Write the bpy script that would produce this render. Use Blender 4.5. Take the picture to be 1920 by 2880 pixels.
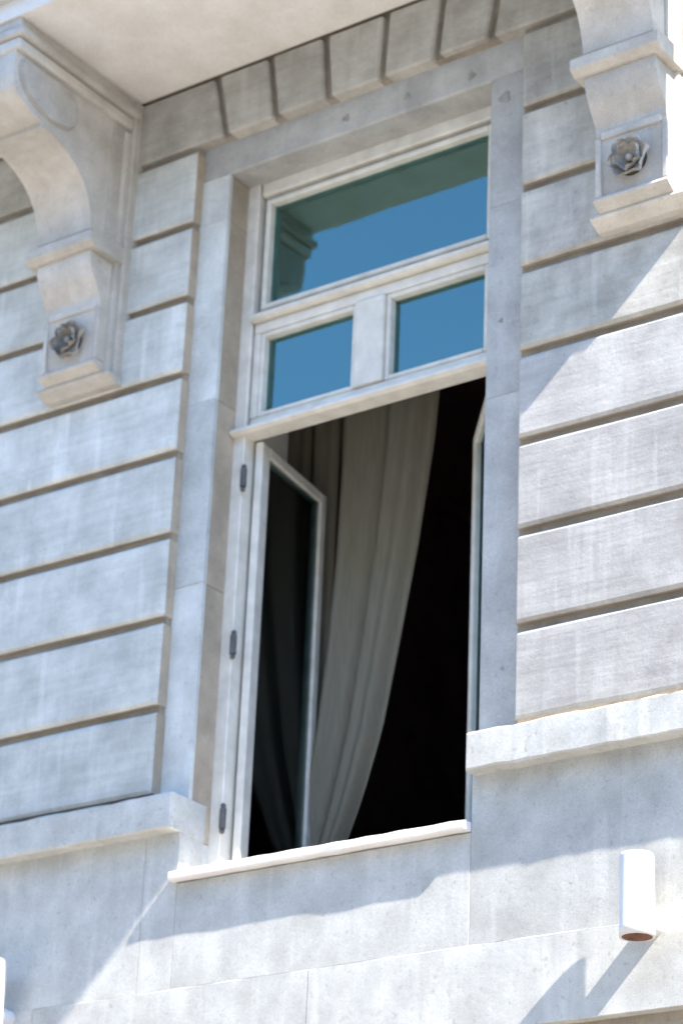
import bpy, bmesh, math, random
from mathutils import Vector, Matrix, noise

random.seed(7)
for o in list(bpy.data.objects):
    bpy.data.objects.remove(o, do_unlink=True)
scene = bpy.context.scene
col = scene.collection

# ---------------------------------------------------------------- units
U = 0.6            # one facade unit in metres (a stone course is 0.645 units = 39 cm)
ZG = 6.12          # height of the facade's zero line above the street, metres
def P(x, y, z):
    return Vector((x * U, y * U, z * U + ZG))

# ---------------------------------------------------------------- camera
cam_d = bpy.data.cameras.new('camera')
cam = bpy.data.objects.new('camera', cam_d)
col.objects.link(cam)
RX = Vector((0.8136178, 0.58003589, 0.03980497))
RY = Vector((-0.21157422, 0.35915444, -0.90897989))
RZ = Vector((-0.54153709, 0.73114051, 0.41493509))
cam.matrix_world = Matrix((
    (RX.x, -RY.x, -RZ.x, 9.74766765 * U),
    (RX.y, -RY.y, -RZ.y, -13.16052921 * U),
    (RX.z, -RY.z, -RZ.z, -7.46883166 * U + ZG),
    (0, 0, 0, 1)))
cam_d.sensor_fit = 'VERTICAL'
cam_d.sensor_height = 36.0
cam_d.sensor_width = 24.0
cam_d.lens = 93.5
cam_d.clip_start = 0.1
cam_d.clip_end = 3000
cam_d.dof.use_dof = True            # the photograph is soft: focused a little short of the wall
cam_d.dof.focus_distance = 8.6
cam_d.dof.aperture_fstop = 2.7
scene.camera = cam

# ---------------------------------------------------------------- sky, sun, exposure
SUN = Vector((5.05, -1.0, 5.25)).normalized()      # towards the sun: raking along the wall
world = bpy.data.worlds.new('World')
scene.world = world
world.use_nodes = True
wn = world.node_tree
sky = wn.nodes.new('ShaderNodeTexSky')
sky.sky_type = 'NISHITA'
sky.sun_disc = False
sky.sun_elevation = math.asin(SUN.z)
sky.sun_rotation = math.atan2(SUN.x, SUN.y)
sky.air_density = 1.0
sky.dust_density = 0.0
sky.ozone_density = 4.5
bg = wn.nodes['Background']
wn.links.new(sky.outputs[0], bg.inputs[0])
bg.inputs[1].default_value = 0.15

sun_d = bpy.data.lights.new('sun', 'SUN')
sun_d.energy = 4.3
sun_d.angle = math.radians(0.5)
sun_d.color = (1.0, 0.90, 0.79)
sun = bpy.data.objects.new('sun', sun_d)
col.objects.link(sun)
sun.rotation_euler = SUN.to_track_quat('Z', 'Y').to_euler()
sun.location = P(8, -10, 14)

scene.view_settings.view_transform = 'Standard'
scene.view_settings.look = 'None'
scene.view_settings.gamma = 1.0
scene.view_settings.use_curve_mapping = False
scene.view_settings.exposure = 2.33

# ---------------------------------------------------------------- materials
def new_mat(name):
    m = bpy.data.materials.new(name)
    m.use_nodes = True
    nt = m.node_tree
    b = nt.nodes['Principled BSDF']
    return m, nt, b

def node(nt, kind, **kw):
    n = nt.nodes.new(kind)
    for k, v in kw.items():
        if k in n.inputs.keys():
            n.inputs[k].default_value = v
        else:
            setattr(n, k, v)
    return n

def mixc(nt, a, b, fac, mode='MIX'):
    n = nt.nodes.new('ShaderNodeMix')
    n.data_type = 'RGBA'
    n.blend_type = mode
    for sock, val in ((0, fac), (6, a), (7, b)):
        if hasattr(val, 'links') or hasattr(val, 'is_linked'):
            nt.links.new(val, n.inputs[sock])
        else:
            n.inputs[sock].default_value = val
    return n.outputs[2]

def ramp(nt, src, stops):
    r = nt.nodes.new('ShaderNodeValToRGB')
    els = r.color_ramp.elements
    while len(els) > 1:
        els.remove(els[-1])
    els[0].position, c = stops[0][0], stops[0][1]
    els[0].color = (c, c, c, 1)
    for p, c in stops[1:]:
        e = els.new(p)
        e.color = (c, c, c, 1)
    nt.links.new(src, r.inputs[0])
    return r.outputs[0]

def stone(name, base, dark, pale, tooled=0.0, bump=0.003, stain=0.5, speck=0.35):
    m, nt, b = new_mat(name)
    geo = node(nt, 'ShaderNodeNewGeometry')
    inf = node(nt, 'ShaderNodeObjectInfo')
    # every stone samples its own piece of the quarry
    off = node(nt, 'ShaderNodeVectorMath', operation='SCALE')
    comb = node(nt, 'ShaderNodeCombineXYZ')
    nt.links.new(inf.outputs['Random'], comb.inputs[0])
    nt.links.new(inf.outputs['Random'], comb.inputs[2])
    nt.links.new(comb.outputs[0], off.inputs[0])
    off.inputs['Scale'].default_value = 3.0
    add = node(nt, 'ShaderNodeVectorMath', operation='ADD')
    nt.links.new(geo.outputs['Position'], add.inputs[0])
    nt.links.new(off.outputs[0], add.inputs[1])
    pos = add.outputs[0]
    # cloudy mottling
    n1 = node(nt, 'ShaderNodeTexNoise', Scale=5.0, Detail=6.0, Roughness=0.62)
    nt.links.new(pos, n1.inputs['Vector'])
    f1 = ramp(nt, n1.outputs[0], [(0.36, 0.0), (0.66, 1.0)])
    c = mixc(nt, (*dark, 1), (*base, 1), f1)
    # vertical rain streaks, pale and dark
    mp = node(nt, 'ShaderNodeMapping')
    mp.inputs['Scale'].default_value = (7.0, 7.0, 0.55)
    nt.links.new(pos, mp.inputs[0])
    n2 = node(nt, 'ShaderNodeTexNoise', Scale=1.6, Detail=4.0, Roughness=0.55)
    nt.links.new(mp.outputs[0], n2.inputs['Vector'])
    f2 = ramp(nt, n2.outputs[0], [(0.56, 0.0), (0.72, 0.75 * stain)])
    c = mixc(nt, c, (*pale, 1), f2)
    f3 = ramp(nt, n2.outputs[0], [(0.28, 0.8 * stain), (0.44, 0.0)])
    c = mixc(nt, c, (*dark, 1), f3)
    # pits and specks
    n3 = node(nt, 'ShaderNodeTexNoise', Scale=34.0, Detail=5.0, Roughness=0.7)
    nt.links.new(pos, n3.inputs['Vector'])
    f4 = ramp(nt, n3.outputs[0], [(0.30, 1.0), (0.42, 0.0)])
    f4b = node(nt, 'ShaderNodeMath', operation='MULTIPLY')
    nt.links.new(f4, f4b.inputs[0]); f4b.inputs[1].default_value = speck
    c = mixc(nt, c, (dark[0] * 0.55, dark[1] * 0.55, dark[2] * 0.55, 1), f4b.outputs[0])
    n5 = node(nt, 'ShaderNodeTexNoise', Scale=170.0, Detail=2.0, Roughness=0.6)
    nt.links.new(pos, n5.inputs['Vector'])
    f5 = ramp(nt, n5.outputs[0], [(0.25, 0.86), (0.75, 1.12)])
    c = mixc(nt, c, f5, 1.0, 'MULTIPLY')
    if tooled:
        mh = node(nt, 'ShaderNodeMapping')
        mh.inputs['Scale'].default_value = (0.9, 0.9, 16.0)
        nt.links.new(pos, mh.inputs[0])
        nh = node(nt, 'ShaderNodeTexNoise', Scale=2.2, Detail=4.0, Roughness=0.55)
        nt.links.new(mh.outputs[0], nh.inputs['Vector'])
        fh = ramp(nt, nh.outputs[0], [(0.30, 0.91), (0.66, 1.04)])
        c = mixc(nt, c, fh, 1.0, 'MULTIPLY')
    # tone of each stone
    tv = node(nt, 'ShaderNodeMapRange')
    tv.inputs['To Min'].default_value = 0.87
    tv.inputs['To Max'].default_value = 1.07
    nt.links.new(inf.outputs['Random'], tv.inputs[0])
    c = mixc(nt, c, tv.outputs[0], 1.0, 'MULTIPLY')
    nt.links.new(c, b.inputs['Base Color'])
    b.inputs['Roughness'].default_value = 0.88
    b.inputs['Specular IOR Level'].default_value = 0.25
    # relief
    h = n3.outputs[0]
    if tooled:
        mt = node(nt, 'ShaderNodeMapping')
        mt.inputs['Scale'].default_value = (1.2, 1.2, 14.0)
        nt.links.new(pos, mt.inputs[0])
        nw = node(nt, 'ShaderNodeTexNoise', Scale=2.6, Detail=5.0, Roughness=0.6)
        nt.links.new(mt.outputs[0], nw.inputs['Vector'])
        ma = node(nt, 'ShaderNodeMath', operation='MULTIPLY')
        nt.links.new(nw.outputs[0], ma.inputs[0]); ma.inputs[1].default_value = tooled
        ad = node(nt, 'ShaderNodeMath', operation='ADD')
        nt.links.new(ma.outputs[0], ad.inputs[0]); nt.links.new(h, ad.inputs[1])
        h = ad.outputs[0]
    bp = node(nt, 'ShaderNodeBump', Strength=0.5, Distance=bump)
    nt.links.new(h, bp.inputs['Height'])
    nt.links.new(bp.outputs[0], b.inputs['Normal'])
    return m

M = {}
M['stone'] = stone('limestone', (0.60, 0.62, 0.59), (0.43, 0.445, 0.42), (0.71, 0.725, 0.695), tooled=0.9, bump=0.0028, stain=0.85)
M['stone_bright'] = stone('sunny_side_limestone', (0.47, 0.465, 0.445), (0.345, 0.34, 0.325), (0.60, 0.59, 0.575), tooled=0.9, bump=0.003, stain=0.9)  # darker base than the left blocks, for the lower right courses
M['surround_grimy'] = stone('grimy_surround_stone', (0.48, 0.485, 0.465), (0.35, 0.35, 0.335), (0.55, 0.55, 0.53), bump=0.002, stain=0.6)  # duller tone for the right jamb and the lintel
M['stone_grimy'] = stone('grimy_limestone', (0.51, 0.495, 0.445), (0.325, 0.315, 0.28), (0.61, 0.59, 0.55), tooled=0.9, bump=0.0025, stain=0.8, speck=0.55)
M['dado'] = stone('smooth_limestone', (0.515, 0.525, 0.50), (0.385, 0.39, 0.37), (0.615, 0.62, 0.595), bump=0.0018, stain=0.6, speck=0.5)
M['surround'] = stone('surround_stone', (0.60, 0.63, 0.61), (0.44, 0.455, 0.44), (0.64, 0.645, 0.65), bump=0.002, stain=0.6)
M['voussoir'] = stone('arch_stone', (0.46, 0.445, 0.40), (0.32, 0.305, 0.265), (0.53, 0.515, 0.47), tooled=0.6, bump=0.002)
M['carved'] = stone('carved_stone', (0.54, 0.515, 0.465), (0.41, 0.385, 0.34), (0.61, 0.585, 0.54), bump=0.0015, stain=0.4)
M['soot'] = stone('sooty_stone', (0.07, 0.066, 0.055), (0.03, 0.028, 0.024), (0.12, 0.11, 0.095), bump=0.003)  # shade of the rosette's hollow put into the colour
M['soot2'] = stone('sooty_petals', (0.40, 0.38, 0.335), (0.15, 0.14, 0.12), (0.54, 0.51, 0.46), bump=0.003, stain=0.8)  # shade inside the cupped petals put into the colour
M['petal'] = stone('weathered_petals', (0.52, 0.485, 0.43), (0.24, 0.22, 0.19), (0.60, 0.57, 0.52), bump=0.002, stain=0.8)
M['reveal'] = stone('dusty_reveal', (0.43, 0.365, 0.285), (0.31, 0.265, 0.205), (0.50, 0.44, 0.355), bump=0.002)  # browner tone puts the dim light from the right into the colour
M['soffit'] = stone('soffit_plaster', (0.72, 0.71, 0.68), (0.63, 0.61, 0.565), (0.76, 0.75, 0.725), bump=0.001, stain=0.35, speck=0.12)
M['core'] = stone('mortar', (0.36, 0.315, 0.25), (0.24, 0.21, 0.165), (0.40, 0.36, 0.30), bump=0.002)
M['marble'] = stone('sill_marble', (0.74, 0.73, 0.72), (0.66, 0.65, 0.64), (0.78, 0.77, 0.76), bump=0.0006, stain=0.2, speck=0.1)

def simple(name, colr, rough=0.6, var=0.12, scale=14.0, spec=0.4, metal=0.0):
    m, nt, b = new_mat(name)
    geo = node(nt, 'ShaderNodeNewGeometry')
    n1 = node(nt, 'ShaderNodeTexNoise', Scale=scale, Detail=5.0, Roughness=0.6)
    nt.links.new(geo.outputs['Position'], n1.inputs['Vector'])
    f = ramp(nt, n1.outputs[0], [(0.3, 1.0 - var), (0.7, 1.0 + var * 0.6)])
    c = mixc(nt, (*colr, 1), f, 1.0, 'MULTIPLY')
    nt.links.new(c, b.inputs['Base Color'])
    b.inputs['Roughness'].default_value = rough
    b.inputs['Specular IOR Level'].default_value = spec
    b.inputs['Metallic'].default_value = metal
    bp = node(nt, 'ShaderNodeBump', Strength=0.2, Distance=0.001)
    nt.links.new(n1.outputs[0], bp.inputs['Height'])
    nt.links.new(bp.outputs[0], b.inputs['Normal'])
    return m

M['paint'] = simple('aged_white_paint', (0.66, 0.64, 0.575), 0.6, 0.16, 12.0)
M['hinge'] = simple('dark_iron', (0.10, 0.10, 0.10), 0.6, 0.3, 40.0)
M['plastic'] = simple('white_pipe_plastic', (0.62, 0.61, 0.59), 0.45, 0.10, 8.0)
M['rust'] = simple('rusty_pipe_inside', (0.30, 0.165, 0.125), 0.9, 0.35, 30.0)
M['plaster'] = simple('interior_plaster', (0.78, 0.77, 0.73), 0.9, 0.1, 4.0)
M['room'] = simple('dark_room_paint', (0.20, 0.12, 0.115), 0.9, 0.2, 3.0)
M['street'] = simple('street_paving', (0.295, 0.265, 0.222), 0.9, 0.2, 1.2)

def curtain_mat():
    m, nt, b = new_mat('curtain_cloth')
    geo = node(nt, 'ShaderNodeNewGeometry')
    mp = node(nt, 'ShaderNodeMapping')
    mp.inputs['Scale'].default_value = (90.0, 90.0, 6.0)
    nt.links.new(geo.outputs['Position'], mp.inputs[0])
    n1 = node(nt, 'ShaderNodeTexNoise', Scale=1.0, Detail=3.0)
    nt.links.new(mp.outputs[0], n1.inputs['Vector'])
    f = ramp(nt, n1.outputs[0], [(0.3, 0.88), (0.7, 1.06)])
    c = mixc(nt, (0.215, 0.20, 0.155, 1), f, 1.0, 'MULTIPLY')
    nt.links.new(c, b.inputs['Base Color'])
    b.inputs['Roughness'].default_value = 0.95
    b.inputs['Specular IOR Level'].default_value = 0.1
    return m
M['curtain'] = curtain_mat()
M['mortar'] = simple('reddish_mortar', (0.52, 0.39, 0.26), 0.95, 0.3, 18.0, 0.1)
M['plug'] = simple('dirty_plug', (0.30, 0.30, 0.28), 0.95, 0.35, 30.0, 0.1)
HOLES = [(-0.20, 3.275, 0.032), (0.343, 3.274, 0.030), (0.898, 3.253, 0.034), (1.184, 2.97, 0.050), (1.18, 1.19, 0.020), (1.236, -1.333, 0.016)]

def glass_mat(name, ior, tint, seen):
    m = bpy.data.materials.new(name)
    m.use_nodes = True
    nt = m.node_tree
    nt.nodes.clear()
    out = nt.nodes.new('ShaderNodeOutputMaterial')
    fr = node(nt, 'ShaderNodeFresnel', IOR=ior)
    gl = node(nt, 'ShaderNodeBsdfGlossy', Roughness=0.012)
    gl.inputs['Color'].default_value = (*tint, 1)
    tr = node(nt, 'ShaderNodeBsdfTransparent')
    tr.inputs['Color'].default_value = (*seen, 1)
    mx = nt.nodes.new('ShaderNodeMixShader')
    # old glass is never quite flat
    geo = node(nt, 'ShaderNodeNewGeometry')
    n1 = node(nt, 'ShaderNodeTexNoise', Scale=3.0, Detail=2.0)
    nt.links.new(geo.outputs['Position'], n1.inputs['Vector'])
    bp = node(nt, 'ShaderNodeBump', Strength=0.15, Distance=0.004)
    nt.links.new(n1.outputs[0], bp.inputs['Height'])
    nt.links.new(bp.outputs[0], gl.inputs['Normal'])
    nt.links.new(fr.outputs[0], mx.inputs[0])
    nt.links.new(tr.outputs[0], mx.inputs[1])
    nt.links.new(gl.outputs[0], mx.inputs[2])
    nt.links.new(mx.outputs[0], out.inputs[0])
    return m
M['glass'] = glass_mat('window_glass', 2.6, (0.50, 0.90, 0.86), (0.62, 0.72, 0.78))
M['sash_glass'] = glass_mat('sash_glass', 1.45, (0.85, 0.95, 1.0), (0.86, 0.93, 0.89))

# ---------------------------------------------------------------- mesh helpers (facade units)
def finish(name, bm, mat, parent=None, origin=None, smooth=False, kind=None, joint=None):
    """turn a bmesh in facade units into ONE mesh object with its origin at its own centre"""
    for v in bm.verts:
        v.co = P(*v.co)
    if origin is None:
        lo = Vector((min(v.co.x for v in bm.verts), min(v.co.y for v in bm.verts), min(v.co.z for v in bm.verts)))
        hi = Vector((max(v.co.x for v in bm.verts), max(v.co.y for v in bm.verts), max(v.co.z for v in bm.verts)))
        origin = (lo + hi) / 2
    else:
        origin = P(*origin)
    for v in bm.verts:
        v.co -= origin
    bmesh.ops.recalc_face_normals(bm, faces=bm.faces[:])
    me = bpy.data.meshes.new(name)
    bm.to_mesh(me); bm.free()
    me.materials.append(M[mat])
    if joint:                       # side faces take a browner colour standing in for their weak light
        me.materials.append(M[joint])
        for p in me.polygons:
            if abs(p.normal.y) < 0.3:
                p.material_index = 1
    if smooth:
        for p in me.polygons:
            p.use_smooth = True
    o = bpy.data.objects.new(name, me)
    col.objects.link(o)
    o.location = origin
    if parent is not None:
        o.parent = parent
        o.location = origin - WORLD[parent.name]
    WORLD[o.name] = origin
    if kind:
        o['kind'] = kind
    return o
WORLD = {}

def add_box(bm, x0, x1, y0, y1, z0, z1):
    r = bmesh.ops.create_cube(bm, size=1.0)
    for v in r['verts']:
        v.co = Vector(((x0 + x1) / 2 + v.co.x * (x1 - x0), (y0 + y1) / 2 + v.co.y * (y1 - y0), (z0 + z1) / 2 + v.co.z * (z1 - z0)))
    return r['verts']

def box(x0, x1, y0, y1, z0, z1, bev=0.0, seg=1):
    bm = bmesh.new()
    add_box(bm, x0, x1, y0, y1, z0, z1)
    if bev:
        bmesh.ops.bevel(bm, geom=bm.edges[:], offset=bev, segments=seg, affect='EDGES', profile=0.5)
    return bm

def worn_box(x0, x1, y0, y1, z0, z1, step=0.28, bev=0.02, amp=0.006, zamp=None):
    """a bevelled stone whose long edges wander a little"""
    bm = bmesh.new()
    n = max(1, int((x1 - x0) / step))
    prof = [(y0, z0 + bev), (y0, z1 - bev), (y0 + bev, z1), (y1, z1), (y1, z0), (y0 + bev, z0)]
    zamp = amp if zamp is None else zamp
    rows = []
    xs = [x0, x0 + bev] + [x0 + (x1 - x0) * i / n for i in range(1, n)] + [x1 - bev, x1]
    for i, x in enumerate(xs):
        end = i in (0, len(xs) - 1)
        ring = []
        for j, (y, z) in enumerate(prof):
            if end and j in (0, 1):
                y += bev
            dy = random.uniform(-amp, amp) if j in (0, 1) else 0
            dz = random.uniform(-zamp, zamp) if j in (0, 1, 2, 5) else 0
            ring.append(bm.verts.new((x, y + dy, z + dz)))
        rows.append(ring)
    for a, b in zip(rows, rows[1:]):
        for j in range(6):
            k = (j + 1) % 6
            bm.faces.new((a[j], a[k], b[k], b[j]))
    # rounded ends
    for ring, s in ((rows[0], 1), (rows[-1], -1)):
        cap = bm.faces.new(ring if s == 1 else ring[::-1])
    return bm

def prism_x(profile, x0, x1):
    """profile of (y, z) points extruded along x"""
    bm = bmesh.new()
    a = [bm.verts.new((x0, y, z)) for y, z in profile]
    b = [bm.verts.new((x1, y, z)) for y, z in profile]
    bm.faces.new(a); bm.faces.new(b[::-1])
    n = len(profile)
    for i in range(n):
        j = (i + 1) % n
        bm.faces.new((a[i], b[i], b[j], a[j]))
    return bm

def prism_y(profile, y0, y1):
    """profile of (x, z) points extruded along y"""
    bm = bmesh.new()
    a = [bm.verts.new((x, y0, z)) for x, z in profile]
    b = [bm.verts.new((x, y1, z)) for x, z in profile]
    bm.faces.new(a); bm.faces.new(b[::-1])
    n = len(profile)
    for i in range(n):
        j = (i + 1) % n
        bm.faces.new((a[i], b[i], b[j], a[j]))
    return bm

def prism_z(profile, z0, z1):
    bm = bmesh.new()
    a = [bm.verts.new((x, y, z0)) for x, y in profile]
    b = [bm.verts.new((x, y, z1)) for x, y in profile]
    bm.faces.new(a); bm.faces.new(b[::-1])
    n = len(profile)
    for i in range(n):
        j = (i + 1) % n
        bm.faces.new((a[i], b[i], b[j], a[j]))
    return bm

def empty(name, loc):
    o = bpy.data.objects.new(name, None)
    o.empty_display_size = 0.2
    col.objects.link(o)
    o.location = loc
    WORLD[o.name] = Vector(loc)
    return o

def tag(o, label=None, cat=None, group=None, kind=None):
    if label: o['label'] = label
    if cat: o['category'] = cat
    if group: o['group'] = group
    if kind: o['kind'] = kind
    return o

# ---------------------------------------------------------------- the setting: street
GZ = -ZG / U
bm = bmesh.new()
s = 900.0
vs = [bm.verts.new((x * s, y * s, GZ)) for x, y in ((-1, -1), (1, -1), (1, 1), (-1, 1))]
bm.faces.new(vs)
g = finish('ground', bm, 'street', kind='structure')

# ---------------------------------------------------------------- unseen building behind the camera, added to block the low sky
opp = empty('apartment_building', P(0, -30, GZ))
bm = bmesh.new()
add_box(bm, -110, 110, -50, -30, GZ, GZ + 26.4)
finish('wall', bm, 'surround', opp)
finish('cornice', box(-110.5, 110.5, -50.5, -29.4, GZ + 26.5, GZ + 27.3, 0.15), 'dado', opp)
for row in range(4):
    for k in range(-10, 11):
        x, z = k * 5.2 + 1.3, GZ + 2.0 + row * 6.2
        w_ = finish('window', box(x - 0.95, x + 0.95, -30.02, -29.9, z, z + 3.6, 0.05), 'paint', opp)
        finish('pane', box(x - 0.75, x + 0.75, -29.92, -29.885, z + 0.2, z + 3.4), 'hinge', w_)
tag(opp, 'long plain apartment block across the street, facing the pale stone facade', 'building')

# ---------------------------------------------------------------- the building
house = empty('stone_building', P(-0.1, 0.3, GZ))
tag(house, 'pale stone facade with rusticated blocks around one tall open window under a balcony', 'building')

XL, XR = -1.266, 1.068          # sides of the window opening
FAR_L, FAR_R = -5.4, 5.6
LINTEL, SILL = 3.15, -2.345

# mortar-coloured core of the wall, set back behind the stones
bm = bmesh.new()
add_box(bm, FAR_L, -1.53, 0.06, 1.2, -2.05, 8.0)
add_box(bm, 1.38, FAR_R, 0.06, 1.2, -2.05, 8.0)
add_box(bm, FAR_L, -1.53, 0.12, 1.2, GZ, -2.05)
add_box(bm, 1.38, FAR_R, 0.12, 1.2, GZ, -2.05)
add_box(bm, -1.53, 1.38, 0.06, 1.2, 3.44, 8.0)
add_box(bm, -1.53, 1.38, 0.12, 1.2, GZ, -2.42)
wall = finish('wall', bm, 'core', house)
bm = bmesh.new()
add_box(bm, FAR_L, FAR_R, 0.064, 0.2, -3.60, -2.42)
add_box(bm, FAR_L, -1.30, 0.064, 0.2, -2.42, -2.06)
add_box(bm, 1.10, FAR_R, 0.064, 0.2, -2.42, -2.06)
finish('apron_backing', bm, 'dado', wall)

# rusticated courses either side of the window
joints = [3.40, 2.735, 2.105, 1.467, 0.830, 0.180, -0.465, -1.128, -1.765]
for top, bot in zip(joints, joints[1:]):
    last = bot == joints[-1]
    z0, z1 = bot + (0.032 if not last else 0.022), top - 0.030
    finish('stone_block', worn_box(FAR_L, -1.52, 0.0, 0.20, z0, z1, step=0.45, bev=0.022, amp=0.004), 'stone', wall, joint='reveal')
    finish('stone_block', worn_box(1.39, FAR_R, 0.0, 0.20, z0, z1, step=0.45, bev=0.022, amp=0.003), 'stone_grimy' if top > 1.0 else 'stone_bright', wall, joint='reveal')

# flat arch: voussoirs fan out above the lintel
vj = [(-1.250, -1.366), (-0.780, -0.859), (-0.297, -0.350), (0.180, 0.205), (0.657, 0.715), (1.118, 1.205)]
g_ = 0.030
edges = [(FAR_L, FAR_L)] + vj + [(FAR_R, FAR_R)]
for i in range(len(edges) - 1):
    (b0, t0), (b1, t1) = edges[i], edges[i + 1]
    dz = random.uniform(-0.006, 0.006)
    pr = [(b0 + g_, 3.440 + dz), (b1 - g_, 3.440 + dz), (t1 - g_, 3.985), (t0 + g_, 3.985)]
    bm = prism_y(pr, 0.0 + random.uniform(-0.006, 0.006), 0.2)
    bmesh.ops.bevel(bm, geom=bm.edges[:], offset=0.016, segments=1, affect='EDGES')
    o = finish('voussoir', bm, 'voussoir', wall)
# wall above the balcony line
finish('stone_block', worn_box(FAR_L, FAR_R, 0.0, 0.2, 4.42, 8.0, step=0.8), 'stone', wall)

# window surround: jamb stones and lintel, set back behind the blocks
def jamb(x0, x1, zs):
    for a, b in zip(zs, zs[1:]):
        ya = 0.115 + random.uniform(-0.003, 0.003)
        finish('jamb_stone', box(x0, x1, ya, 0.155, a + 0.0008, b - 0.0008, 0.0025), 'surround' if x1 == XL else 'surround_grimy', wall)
        ins = 0.004
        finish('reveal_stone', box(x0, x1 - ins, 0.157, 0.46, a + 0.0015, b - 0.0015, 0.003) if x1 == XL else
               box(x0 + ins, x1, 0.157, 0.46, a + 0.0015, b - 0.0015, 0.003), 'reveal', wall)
jamb(-1.60, XL, [-2.06, -0.20, 1.25, 2.76, 3.15])
jamb(XR, 1.46, [-2.06, 0.62, 2.10, 3.15])
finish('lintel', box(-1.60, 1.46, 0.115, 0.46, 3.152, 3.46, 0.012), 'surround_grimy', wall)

# string course at sill height, stopped at the window
finish('string_course', worn_box(FAR_L, -1.258, -0.075, 0.3, -2.048, -1.800, step=0.13, bev=0.012, amp=0.004, zamp=0.007), 'dado', wall)
finish('string_course', worn_box(1.092, FAR_R, -0.075, 0.3, -2.048, -1.800, step=0.11, bev=0.012, amp=0.0028, zamp=0.006), 'dado', wall)
# old reddish mortar showing above the right-hand course
finish('mortar_joint', box(1.41, FAR_R - 0.1, 0.022, 0.1, -1.81, -1.735), 'mortar', wall)
# plugged anchor holes in the lintel and the right jamb
for hx, hz, hr in HOLES:
    bm = bmesh.new()
    r = bmesh.ops.create_cone(bm, cap_ends=True, segments=14, radius1=hr, radius2=hr * 0.8, depth=0.01)
    for v in r['verts']:
        a_ = math.atan2(v.co.y, v.co.x)
        k_ = 1.0 + 0.22 * math.sin(3 * a_ + hx * 9)
        v.co = Vector((hx + v.co.x * k_, 0.1115 - v.co.z * 0.3, hz + v.co.y * k_))
    finish('anchor_plug', bm, 'plug', wall)
# apron wall under it
Y_D = 0.045
def panel(x0, x1, z0, z1, y=Y_D):
    finish('apron_stone', box(x0 + 0.001, x1 - 0.001, y + random.uniform(-0.0015, 0.0015), 0.30, z0 + 0.001, z1 - 0.001, 0.0025), 'dado', wall)
panel(FAR_L, -2.95, -3.13, -2.04)
panel(-2.95, -1.552, -3.13, -2.04)
panel(-1.552, XL + 0.006, -3.13, -2.04)
panel(XL + 0.006, XR, -3.13, -2.41)
panel(XR, 3.3, -3.13, -2.04)
panel(3.3, FAR_R, -3.13, -2.04)
# sides of the opening below the string course
finish('jamb_stone', box(-1.60, XL + 0.002, 0.10, 0.46, -2.40, -2.062, 0.006), 'dado', wall)
finish('jamb_stone', box(XR - 0.002, 1.46, 0.10, 0.46, -2.40, -2.062, 0.006), 'dado', wall)
# lower course
def lower(x0, x1, y):
    finish('apron_stone', worn_box(x0 + 0.002, x1 - 0.002, y, 0.30, -3.665, -3.1305, step=0.2, bev=0.003, amp=0.002, zamp=0.002), 'dado', wall)
lower(FAR_L, -2.45, 0.043)
lower(-2.45, -0.135, 0.042)
lower(-0.135, 2.9, 0.040)
lower(2.9, FAR_R, 0.043)
for k in range(8):
    z1 = -3.70 - k * 0.66
    finish('stone_block', worn_box(FAR_L, FAR_R, 0.16, 0.3, max(z1 - 0.63, GZ), z1, step=0.8), 'stone', wall)

# ---------------------------------------------------------------- balcony slab over the window
XE = 4.80
slab_pl = [(FAR_L, 0.0), (2.72, 0.0), (2.72, -0.20), (XE, -0.66), (XE, -1.42), (FAR_L, -1.42)]  # unseen right end made up: extended and notched to shape sun and shadow
slab = finish('balcony_slab', prism_z(slab_pl, 4.0, 4.16), 'soffit', house)
slab2 = [(FAR_L, 0.0), (2.72, 0.0), (2.72, -0.20), (XE, -0.66), (XE + 0.12, -0.66), (XE + 0.12, -1.50), (FAR_L, -1.50)]  # follows the slab's made-up right end
finish('cornice', prism_z(slab2, 4.163, 4.42), 'dado', slab)

# ---------------------------------------------------------------- brackets carrying the balcony
def console_profile():
    front = [(-0.37, 2.665), (-0.395, 2.70), (-0.402, 2.763), (-0.428, 2.87), (-0.478, 2.982), (-0.545, 3.07), (-0.62, 3.133),
             (-0.72, 3.19), (-0.823, 3.227), (-0.93, 3.245), (-1.032, 3.252), (-1.032, 3.290), (-1.12, 3.305), (-1.198, 3.336), (-1.29, 3.38),
             (-1.345, 3.432), (-1.37, 3.53), (-1.375, 3.64), (-1.375, 3.76)]
    return [(0.06, 2.665)] + front + [(0.06, 3.76)]

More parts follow.
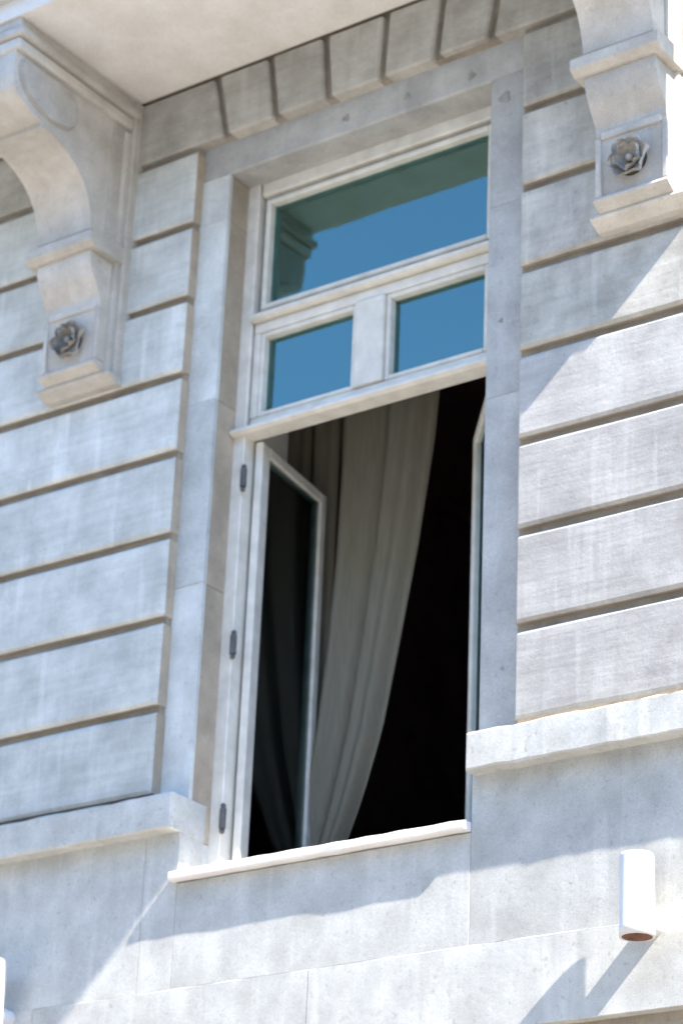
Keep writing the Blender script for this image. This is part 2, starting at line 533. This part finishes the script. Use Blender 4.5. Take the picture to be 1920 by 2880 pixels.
def bracket(cx, label):
    root = empty('balcony_bracket', P(cx, 0.0, 1.48))
    root.parent = house
    root.location = WORLD[root.name] - WORLD[house.name]
    root['label'] = label
    hb, hc, hp = 0.265, 0.330, 0.335
    # back plate against the wall, with a fillet
    bm = bmesh.new()
    add_box(bm, cx - hp, cx + hp, -0.075, 0.1, 1.56, 3.99)
    bmesh.ops.bevel(bm, geom=bm.edges[:], offset=0.014, segments=1, affect='EDGES')
    finish('back_plate', bm, 'carved', root)
    finish('fillet', box(cx - hp + 0.03, cx + hp - 0.035, -0.125, 0.0, 1.586, 2.60, 0.018, 2), 'carved', root)
    finish('fillet', box(cx - hp + 0.03, cx + hp - 0.035, -0.125, 0.0, 2.66, 3.70, 0.018, 2), 'carved', root)
    # scrolled console
    bm = prism_x(console_profile(), cx - hb, cx + hb)
    finish('console', bm, 'carved', root)
    # raised lobe and borders on the flanks
    lobe = [(-1.30, 3.70), (-1.33, 3.62), (-1.31, 3.52), (-1.24, 3.43), (-1.12, 3.375), (-0.98, 3.345), (-0.86, 3.34), (-0.76, 3.36),
            (-0.69, 3.41), (-0.655, 3.49), (-0.66, 3.58), (-0.70, 3.66), (-0.76, 3.70)]
    for s in (-1, 1):
        xa = cx + s * (hb - 0.02); xb = cx + s * (hb + 0.028)
        bm = prism_x(lobe, min(xa, xb), max(xa, xb))
        bmesh.ops.bevel(bm, geom=[e for e in bm.edges], offset=0.014, segments=2, affect='EDGES')
        finish('side_lobe', bm, 'carved', root)
        xb2 = cx + s * (hb + 0.018)
        finish('side_border', box(min(xa, xb2), max(xa, xb2), -0.24, -0.10, 2.68, 3.70, 0.010), 'carved', root)
    # head moulding under the slab: stepped fillets
    finish('head_moulding', box(cx - hb - 0.045, cx + hb + 0.045, -1.395, -0.02, 3.735, 3.83, 0.02, 2), 'carved', root)
    finish('head_moulding', box(cx - hb - 0.085, cx + hb + 0.085, -1.42, -0.01, 3.835, 3.91, 0.02, 2), 'carved', root)
    finish('head_moulding', box(cx - hb - 0.045, cx + hb + 0.045, -1.40, -0.02, 3.915, 3.998, 0.01), 'carved', root)
    # cap above the small corbel
    cp = [(0.05, 2.525), (-0.40, 2.525), (-0.43, 2.545), (-0.455, 2.56), (-0.455, 2.635), (-0.43, 2.66), (0.05, 2.66)]
    finish('cap', prism_x(cp, cx - hc, cx + hc), 'carved', root)
    # corbel body: splayed throat, then the flat panel, then a stepped foot
    bp_ = [(0.05, 2.522), (-0.375, 2.522), (-0.37, 2.45), (-0.33, 2.35), (-0.275, 2.27), (-0.232, 2.205), (-0.222, 2.13),
           (-0.200, 1.70), (-0.200, 1.665), (0.05, 1.665)]
    finish('corbel', prism_x(bp_, cx - hb, cx + hb), 'carved', root)
    # raised border of the sunk panel
    for s in (-1, 1):
        xa = cx + s * hb * 0.86; xb = cx + s * (hb + 0.006)
        finish('panel_border', box(min(xa, xb), max(xa, xb), -0.232, -0.10, 1.67, 2.12, 0.008), 'carved', root)
    finish('panel_border', box(cx - hb * 0.855, cx + hb * 0.855, -0.238, -0.10, 2.10, 2.16, 0.008), 'carved', root)
    fp = [(0.05, 1.662), (-0.235, 1.662), (-0.245, 1.642), (-0.235, 1.628), (-0.15, 1.585), (0.05, 1.585)]
    finish('foot', prism_x(fp, cx - hb - 0.012, cx + hb + 0.012), 'carved', root)
    fp = [(0.05, 1.582), (-0.160, 1.582), (-0.165, 1.566), (-0.150, 1.552), (-0.060, 1.512), (0.05, 1.512)]
    finish('foot', prism_x(fp, cx - hp - 0.012, cx + hp + 0.012), 'carved', root)
    # rosette: cupped petals opening round a boss, over a hollow coloured dark for shade
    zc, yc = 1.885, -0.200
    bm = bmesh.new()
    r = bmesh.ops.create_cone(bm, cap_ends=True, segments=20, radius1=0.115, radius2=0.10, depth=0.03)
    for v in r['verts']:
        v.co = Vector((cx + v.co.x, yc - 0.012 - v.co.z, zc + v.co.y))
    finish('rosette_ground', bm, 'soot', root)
    bm = bmesh.new()
    rnd = random.Random(int(cx * 100))
    for k in range(11):
        if k < 6:
            a = 2 * math.pi * (k + 0.15) / 6 + rnd.uniform(-0.12, 0.12)
            ln, wd, lift = 0.137 + rnd.uniform(-0.014, 0.016), 0.074, 0.048 + rnd.uniform(-0.014, 0.014)
        else:
            a = 2 * math.pi * (k + 0.6) / 5 + rnd.uniform(-0.15, 0.15)
            ln, wd, lift = 0.078 + rnd.uniform(-0.008, 0.01), 0.052, 0.068 + rnd.uniform(-0.012, 0.012)
        sheets = []
        for th in (0.0, 0.020):
            g = []
            for i in range(7):
                u = i / 6
                row = []
                for j in range(7):
                    w = (j / 6) * 2 - 1
                    half = wd * (0.30 + 1.0 * math.sin(math.pi * min(1.0, 0.22 + 0.66 * u)) - 0.30) * (1.0 if u < 0.85 else 0.86)
                    lr = 0.028 + ln * u - 0.016 * w * w * u
                    lt = half * w
                    up = 0.012 + lift * u ** 1.6 + 0.030 * w * w * u - 0.022 * max(0.0, u - 0.8) * 4 - th
                    x = lr * math.cos(a) - lt * math.sin(a)
                    z = lr * math.sin(a) + lt * math.cos(a)
                    row.append(bm.verts.new((cx + x, yc - 0.02 - up, zc + z)))
                g.append(row)
            sheets.append(g)
        A, B = sheets
        for i in range(6):
            for j in range(6):
                f_ = bm.faces.new((A[i][j], A[i][j + 1], A[i + 1][j + 1], A[i + 1][j]))
                f_.material_index = 1 if i < 5 else 0
                bm.faces.new((B[i][j], B[i + 1][j], B[i + 1][j + 1], B[i][j + 1]))
        loop = [(0, j) for j in range(7)] + [(i, 6) for i in range(1, 7)] + [(6, j) for j in range(5, -1, -1)] + [(i, 0) for i in range(5, 0, -1)]
        for p, q in zip(loop, loop[1:] + loop[:1]):
            bm.faces.new((A[p[0]][p[1]], A[q[0]][q[1]], B[q[0]][q[1]], B[p[0]][p[1]]))
    r = bmesh.ops.create_uvsphere(bm, u_segments=12, v_segments=8, radius=0.026)
    for v in r['verts']:
        v.co = Vector((cx + v.co.x, yc - 0.05 + v.co.y * 1.1, zc + v.co.z))
    ro = finish('rosette', bm, 'petal', root)
    ro.data.materials.append(M['soot2'])
    return root
bracket(-2.43, 'carved scroll bracket left of the window, in the shade')
bracket(2.385, 'carved scroll bracket right of the window, its side sunlit')

# ---------------------------------------------------------------- the window
YF = 0.36
frame = finish('window_frame', box(XL - 0.01, -1.168, YF, 0.50, SILL, 3.16, 0.008), 'paint', house)   # left jamb of the frame
WF = frame
finish('frame_jamb', box(0.955, XR + 0.01, YF, 0.50, SILL, 3.16, 0.008), 'paint', WF)
# head of the frame: three stepped beads round the top light
finish('frame_head', box(-1.154, 0.954, YF + 0.012, 0.50, 3.045, 3.159, 0.010), 'paint', WF)
GL, GR = -1.060, 0.862
def ring(name, x0, x1, z0, z1, w, y0, y1, bev=0.010):
    bm = bmesh.new()
    for a in ((x0, x0 + w, z0, z1), (x1 - w, x1, z0, z1), (x0 + w, x1 - w, z1 - w, z1), (x0 + w, x1 - w, z0, z0 + w)):
        r = bmesh.new()
        add_box(bm, a[0], a[1], y0, y1, a[2], a[3]); r.free()
    bmesh.ops.bevel(bm, geom=bm.edges[:], offset=bev, segments=1, affect='EDGES')
    return finish(name, bm, 'paint', WF)
ring('outer_bead', -1.153, 0.953, 2.020, 3.044, 0.034, YF + 0.070, 0.49)
ring('inner_bead', -1.115, 0.915, 2.058, 3.006, 0.044, YF + 0.020, 0.49)
finish('pane', box(-1.085, 0.885, YF + 0.085, YF + 0.097, 2.09, 2.98), 'glass', WF)
# transom under the top light, with a weathering
finish('transom_bar', prism_x([(0.49, 2.016), (YF + 0.03, 2.016), (YF - 0.045, 1.992), (YF - 0.045, 1.962), (YF - 0.010, 1.950), (0.49, 1.950)], -1.154, 0.954), 'paint', WF)
finish('transom_bar', box(-1.154, 0.954, YF + 0.018, 0.49, 1.862, 1.946, 0.010), 'paint', WF)
# the two small lights with the broad mullion between them
finish('frame_stile', box(-1.154, -1.098, YF + 0.020, 0.49, 1.165, 1.859, 0.008), 'paint', WF)
finish('frame_stile', box(0.898, 0.954, YF + 0.020, 0.49, 1.165, 1.859, 0.008), 'paint', WF)
finish('mullion', box(-0.225, 0.030, YF - 0.004, 0.49, 1.165, 1.859, 0.016, 2), 'paint', WF)
def light_bead(x0, x1):
    ring('pane_bead', x0, x1, 1.166, 1.858, 0.036, YF + 0.026, 0.488, 0.008)
    finish('pane', box(x0 + 0.02, x1 - 0.02, YF + 0.092, YF + 0.104, 1.19, 1.835), 'glass', WF)
light_bead(-1.097, -0.227)
light_bead(0.032, 0.897)
# lower transom with its drip moulding
finish('transom_bar', box(-1.154, 0.954, YF + 0.022, 0.50, 1.092, 1.162, 0.012), 'paint', WF)
finish('drip_moulding', prism_x([(0.47, 1.080), (YF - 0.02, 1.080), (YF - 0.062, 1.062), (YF - 0.066, 1.036), (YF - 0.03, 1.020), (0.47, 1.020)], -1.262, 1.060), 'paint', WF)

# marble sill
finish('sill', worn_box(-1.288, 1.066, -0.028, 0.62, -2.402, SILL, step=0.12, bev=0.010, amp=0.003, zamp=0.003), 'marble', house)

# casements, hung on the jambs and opened into the room
def sash(name, hx, hy, width, deg, side, label):
    z0, z1 = SILL + 0.02, 1.000
    root = empty(name, P(hx, hy, z0))
    root['label'] = label
    T = 0.062
    def bar(nm, u0, u1, za, zb, t0=-T / 2, t1=T / 2, mat='paint', bev=0.010):
        bm = bmesh.new()
        add_box(bm, min(u0 * side, u1 * side), max(u0 * side, u1 * side), t0, t1, za, zb)
        if bev:
            bmesh.ops.bevel(bm, geom=bm.edges[:], offset=bev, segments=1, affect='EDGES')
        for v in bm.verts:
            v.co = Vector((v.co.x * U, v.co.y * U, (v.co.z - z0) * U))
        bmesh.ops.recalc_face_normals(bm, faces=bm.faces[:])
        me = bpy.data.meshes.new(nm); bm.to_mesh(me); bm.free()
        me.materials.append(M[mat])
        o = bpy.data.objects.new(nm, me); col.objects.link(o); o.parent = root
        return o
    bar('stile', 0.0, 0.125, z0, z1)
    bar('stile', width - 0.085, width, z0, z1)
    bar('rail', 0.1255, width - 0.0855, z1 - 0.085, z1)
    bar('rail', 0.1255, width - 0.0855, z0, z0 + 0.16)
    bar('pane', 0.115, width - 0.075, z0 + 0.15, z1 - 0.075, -0.006, 0.006, 'sash_glass', 0)
    root.parent = house
    root.location = WORLD[root.name] - WORLD[house.name]
    root.rotation_euler = (0, 0, math.radians(deg))
    return root
sash('casement', -1.105, 0.455, 1.03, 99.0, 1, 'left casement swung wide open into the room')
sash('casement', 0.925, 0.455, 1.00, -50.0, -1, 'right casement half open into the room')
# knuckle hinges of the left casement
for hz in (0.675, -0.617, -1.889):
    bm = bmesh.new()
    r = bmesh.ops.create_cone(bm, cap_ends=True, segments=12, radius1=0.024, radius2=0.024, depth=0.14)
    for za, rr in ((0.09, 0.020), (-0.09, 0.020)):
        bmesh.ops.create_uvsphere(bm, u_segments=8, v_segments=6, radius=rr, matrix=Matrix.Translation((0, 0, za)))
    for v in bm.verts:
        v.co += Vector((-1.148, YF - 0.012, hz))
    finish('hinge', bm, 'hinge', WF)

# ---------------------------------------------------------------- inside: splayed plaster reveal and a dark room
bm = bmesh.new()
iL0, iL1, iR0, iR1, iT, iB = -1.17, -1.42, 0.97, 1.22, 2.95, SILL - 0.05
for pr in ([(-1.7, 0.47), (iL0, 0.47), (iL1, 1.2), (-1.7, 1.2)],):
    a = [bm.verts.new((x, y, -3.0)) for x, y in pr]; b = [bm.verts.new((x, y, 3.5)) for x, y in pr]
    bm.faces.new(a); bm.faces.new(b[::-1])
    for i in range(4):
        j = (i + 1) % 4; bm.faces.new((a[i], b[i], b[j], a[j]))
pr = [(1.6, 0.47), (1.6, 1.2), (iR1, 1.2), (iR0, 0.47)]
a = [bm.verts.new((x, y, -3.0)) for x, y in pr]; b = [bm.verts.new((x, y, 3.5)) for x, y in pr]
bm.faces.new(a); bm.faces.new(b[::-1])
for i in range(4):
    j = (i + 1) % 4; bm.faces.new((a[i], b[i], b[j], a[j]))
add_box(bm, -1.6, 1.5, 0.505, 1.195, 3.0, 3.5)
finish('inner_reveal', bm, 'plaster', house)
rx0, rx1, ry0, ry1, rz0, rz1 = -4.2, 4.2, 1.2, 8.0, -3.9, 4.0
for nm, b6 in (('room_floor', (rx0, rx1, ry0, ry1, rz0 - 0.2, rz0)), ('room_ceiling', (rx0, rx1, ry0, ry1, rz1, rz1 + 0.2)),
               ('room_wall', (rx0 - 0.2, rx0, ry0 - 0.1, ry1, rz0 - 0.2, rz1 + 0.2)), ('room_wall', (rx1, rx1 + 0.2, ry0 - 0.1, ry1, rz0 - 0.2, rz1 + 0.2)),
               ('room_wall', (rx0 - 0.2, rx1 + 0.2, ry1, ry1 + 0.2, rz0 - 0.2, rz1 + 0.2))):
    finish(nm, box(*b6), 'room', house)

# ---------------------------------------------------------------- curtains hanging inside
def curtain(name, rows, nfold, amp, y, label, phase=0.0, taper=None):
    """rows: list of (z, x_left, x_right) from top to bottom"""
    bm = bmesh.new()
    NU, NV = 96, 48
    grid = []
    for j in range(NV + 1):
        t = j / NV
        zt = rows[0][0] + (rows[-1][0] - rows[0][0]) * t
        for (za, l0, r0), (zb, l1, r1) in zip(rows, rows[1:]):
            if za >= zt >= zb - 1e-6:
                k = (za - zt) / (za - zb)
                k = k * k * (3 - 2 * k) if False else k
                l, r = l0 + (l1 - l0) * k, r0 + (r1 - r0) * k
                break
        line = []
        for i in range(NU + 1):
            s = i / NU
            w = s + 0.018 * math.sin(7 * s + 2.2 * t + phase)
            ph = w * nfold * 2 * math.pi + phase + 0.8 * math.sin(2.0 * t + 3 * s)
            depth = amp * (0.75 + 0.35 * math.sin(5.1 * s + phase)) * math.sin(ph) + 0.25 * amp * math.sin(2.3 * ph + 1.0 + t)
            x = l + (r - l) * s + 0.012 * math.cos(ph)
            line.append(bm.verts.new((x, y + depth, zt)))
        grid.append(line)
    for j in range(NV):
        for i in range(NU):
            bm.faces.new((grid[j][i], grid[j][i + 1], grid[j + 1][i + 1], grid[j + 1][i]))
    o = finish(name, bm, 'curtain', None, smooth=True)
    md = o.modifiers.new('cloth_thickness', 'SOLIDIFY')
    md.thickness = 0.003
    tag(o, label, 'curtain')
    return o
curtain('curtain', [(3.3, -2.9, -1.27), (-3.4, -2.9, -1.25)], 5, 0.06, 1.62,
        'dim curtain hanging straight behind the left casement glass', 0.6)
curtain('curtain', [(3.3, -1.20, -0.18), (2.2, -1.19, -0.20), (1.27, -1.17, -0.29), (0.45, -1.17, -0.42), (-0.26, -1.20, -0.56), (-0.93, -1.26, -0.695),
                    (-1.38, -1.31, -0.835), (-1.60, -1.33, -0.92), (-1.75, -1.35, -0.985), (-2.3, -1.45, -1.20), (-3.2, -1.7, -1.45)], 2.2, 0.075, 1.50,
        'long pale curtain swept to the left in the open window', 1.4)

# ---------------------------------------------------------------- drain pipes: elbows sticking out of the wall
def pipe(cx, zt, label):
    root = empty('drain_pipe', P(cx, Y_D, zt - 0.40))
    tag(root, label, 'drain pipe', 'white pipe stubs under the window')
    r, yo, zb = 0.102, -0.155, zt - 0.50
    N = 28
    bm = bmesh.new()
    prof = [(0.0, zt), (0.70 * r, zt - 0.001), (0.93 * r, zt - 0.008), (r, zt - 0.028), (r, zb + 0.06), (1.03 * r, zb + 0.055), (1.03 * r, zb), (0.88 * r, zb)]
    rings = []
    for rad, z in prof[1:]:
        rings.append([bm.verts.new((cx + rad * math.cos(2 * math.pi * k / N), yo + rad * math.sin(2 * math.pi * k / N), z)) for k in range(N)])
    bm.faces.new(rings[0])
    for a_, b_ in zip(rings, rings[1:]):
        for k in range(N):
            bm.faces.new((a_[k], a_[(k + 1) % N], b_[(k + 1) % N], b_[k]))
    finish('pipe', bm, 'plastic', root, smooth=True)
    # branch into the wall, close to the open end
    bm = bmesh.new()
    rb, zc = 0.070, zb + 0.12
    ra = [[bm.verts.new((cx + rb * math.cos(2 * math.pi * k / N), y, zc + rb * math.sin(2 * math.pi * k / N))) for k in range(N)] for y in (yo + 0.03, 0.15)]
    for k in range(N):
        bm.faces.new((ra[0][k], ra[0][(k + 1) % N], ra[1][(k + 1) % N], ra[1][k]))
    finish('wall_branch', bm, 'plastic', root, smooth=True)
    bm = bmesh.new()
    ra = [[bm.verts.new((cx + r * 0.885 * math.cos(2 * math.pi * k / N), yo + r * 0.885 * math.sin(2 * math.pi * k / N), z)) for k in range(N)] for z in (zb + 0.003, zb + 0.34)]
    for k in range(N):
        bm.faces.new((ra[0][k], ra[0][(k + 1) % N], ra[1][(k + 1) % N], ra[1][k]))
    bm.faces.new(ra[1])
    finish('pipe_inside', bm, 'rust', root)
    return root
pipe(2.352, -2.79, 'white plastic pipe stub low on the right, casting a long diagonal shadow')
pipe(-2.675, -2.80, 'white plastic pipe stub cut off by the lower left corner')
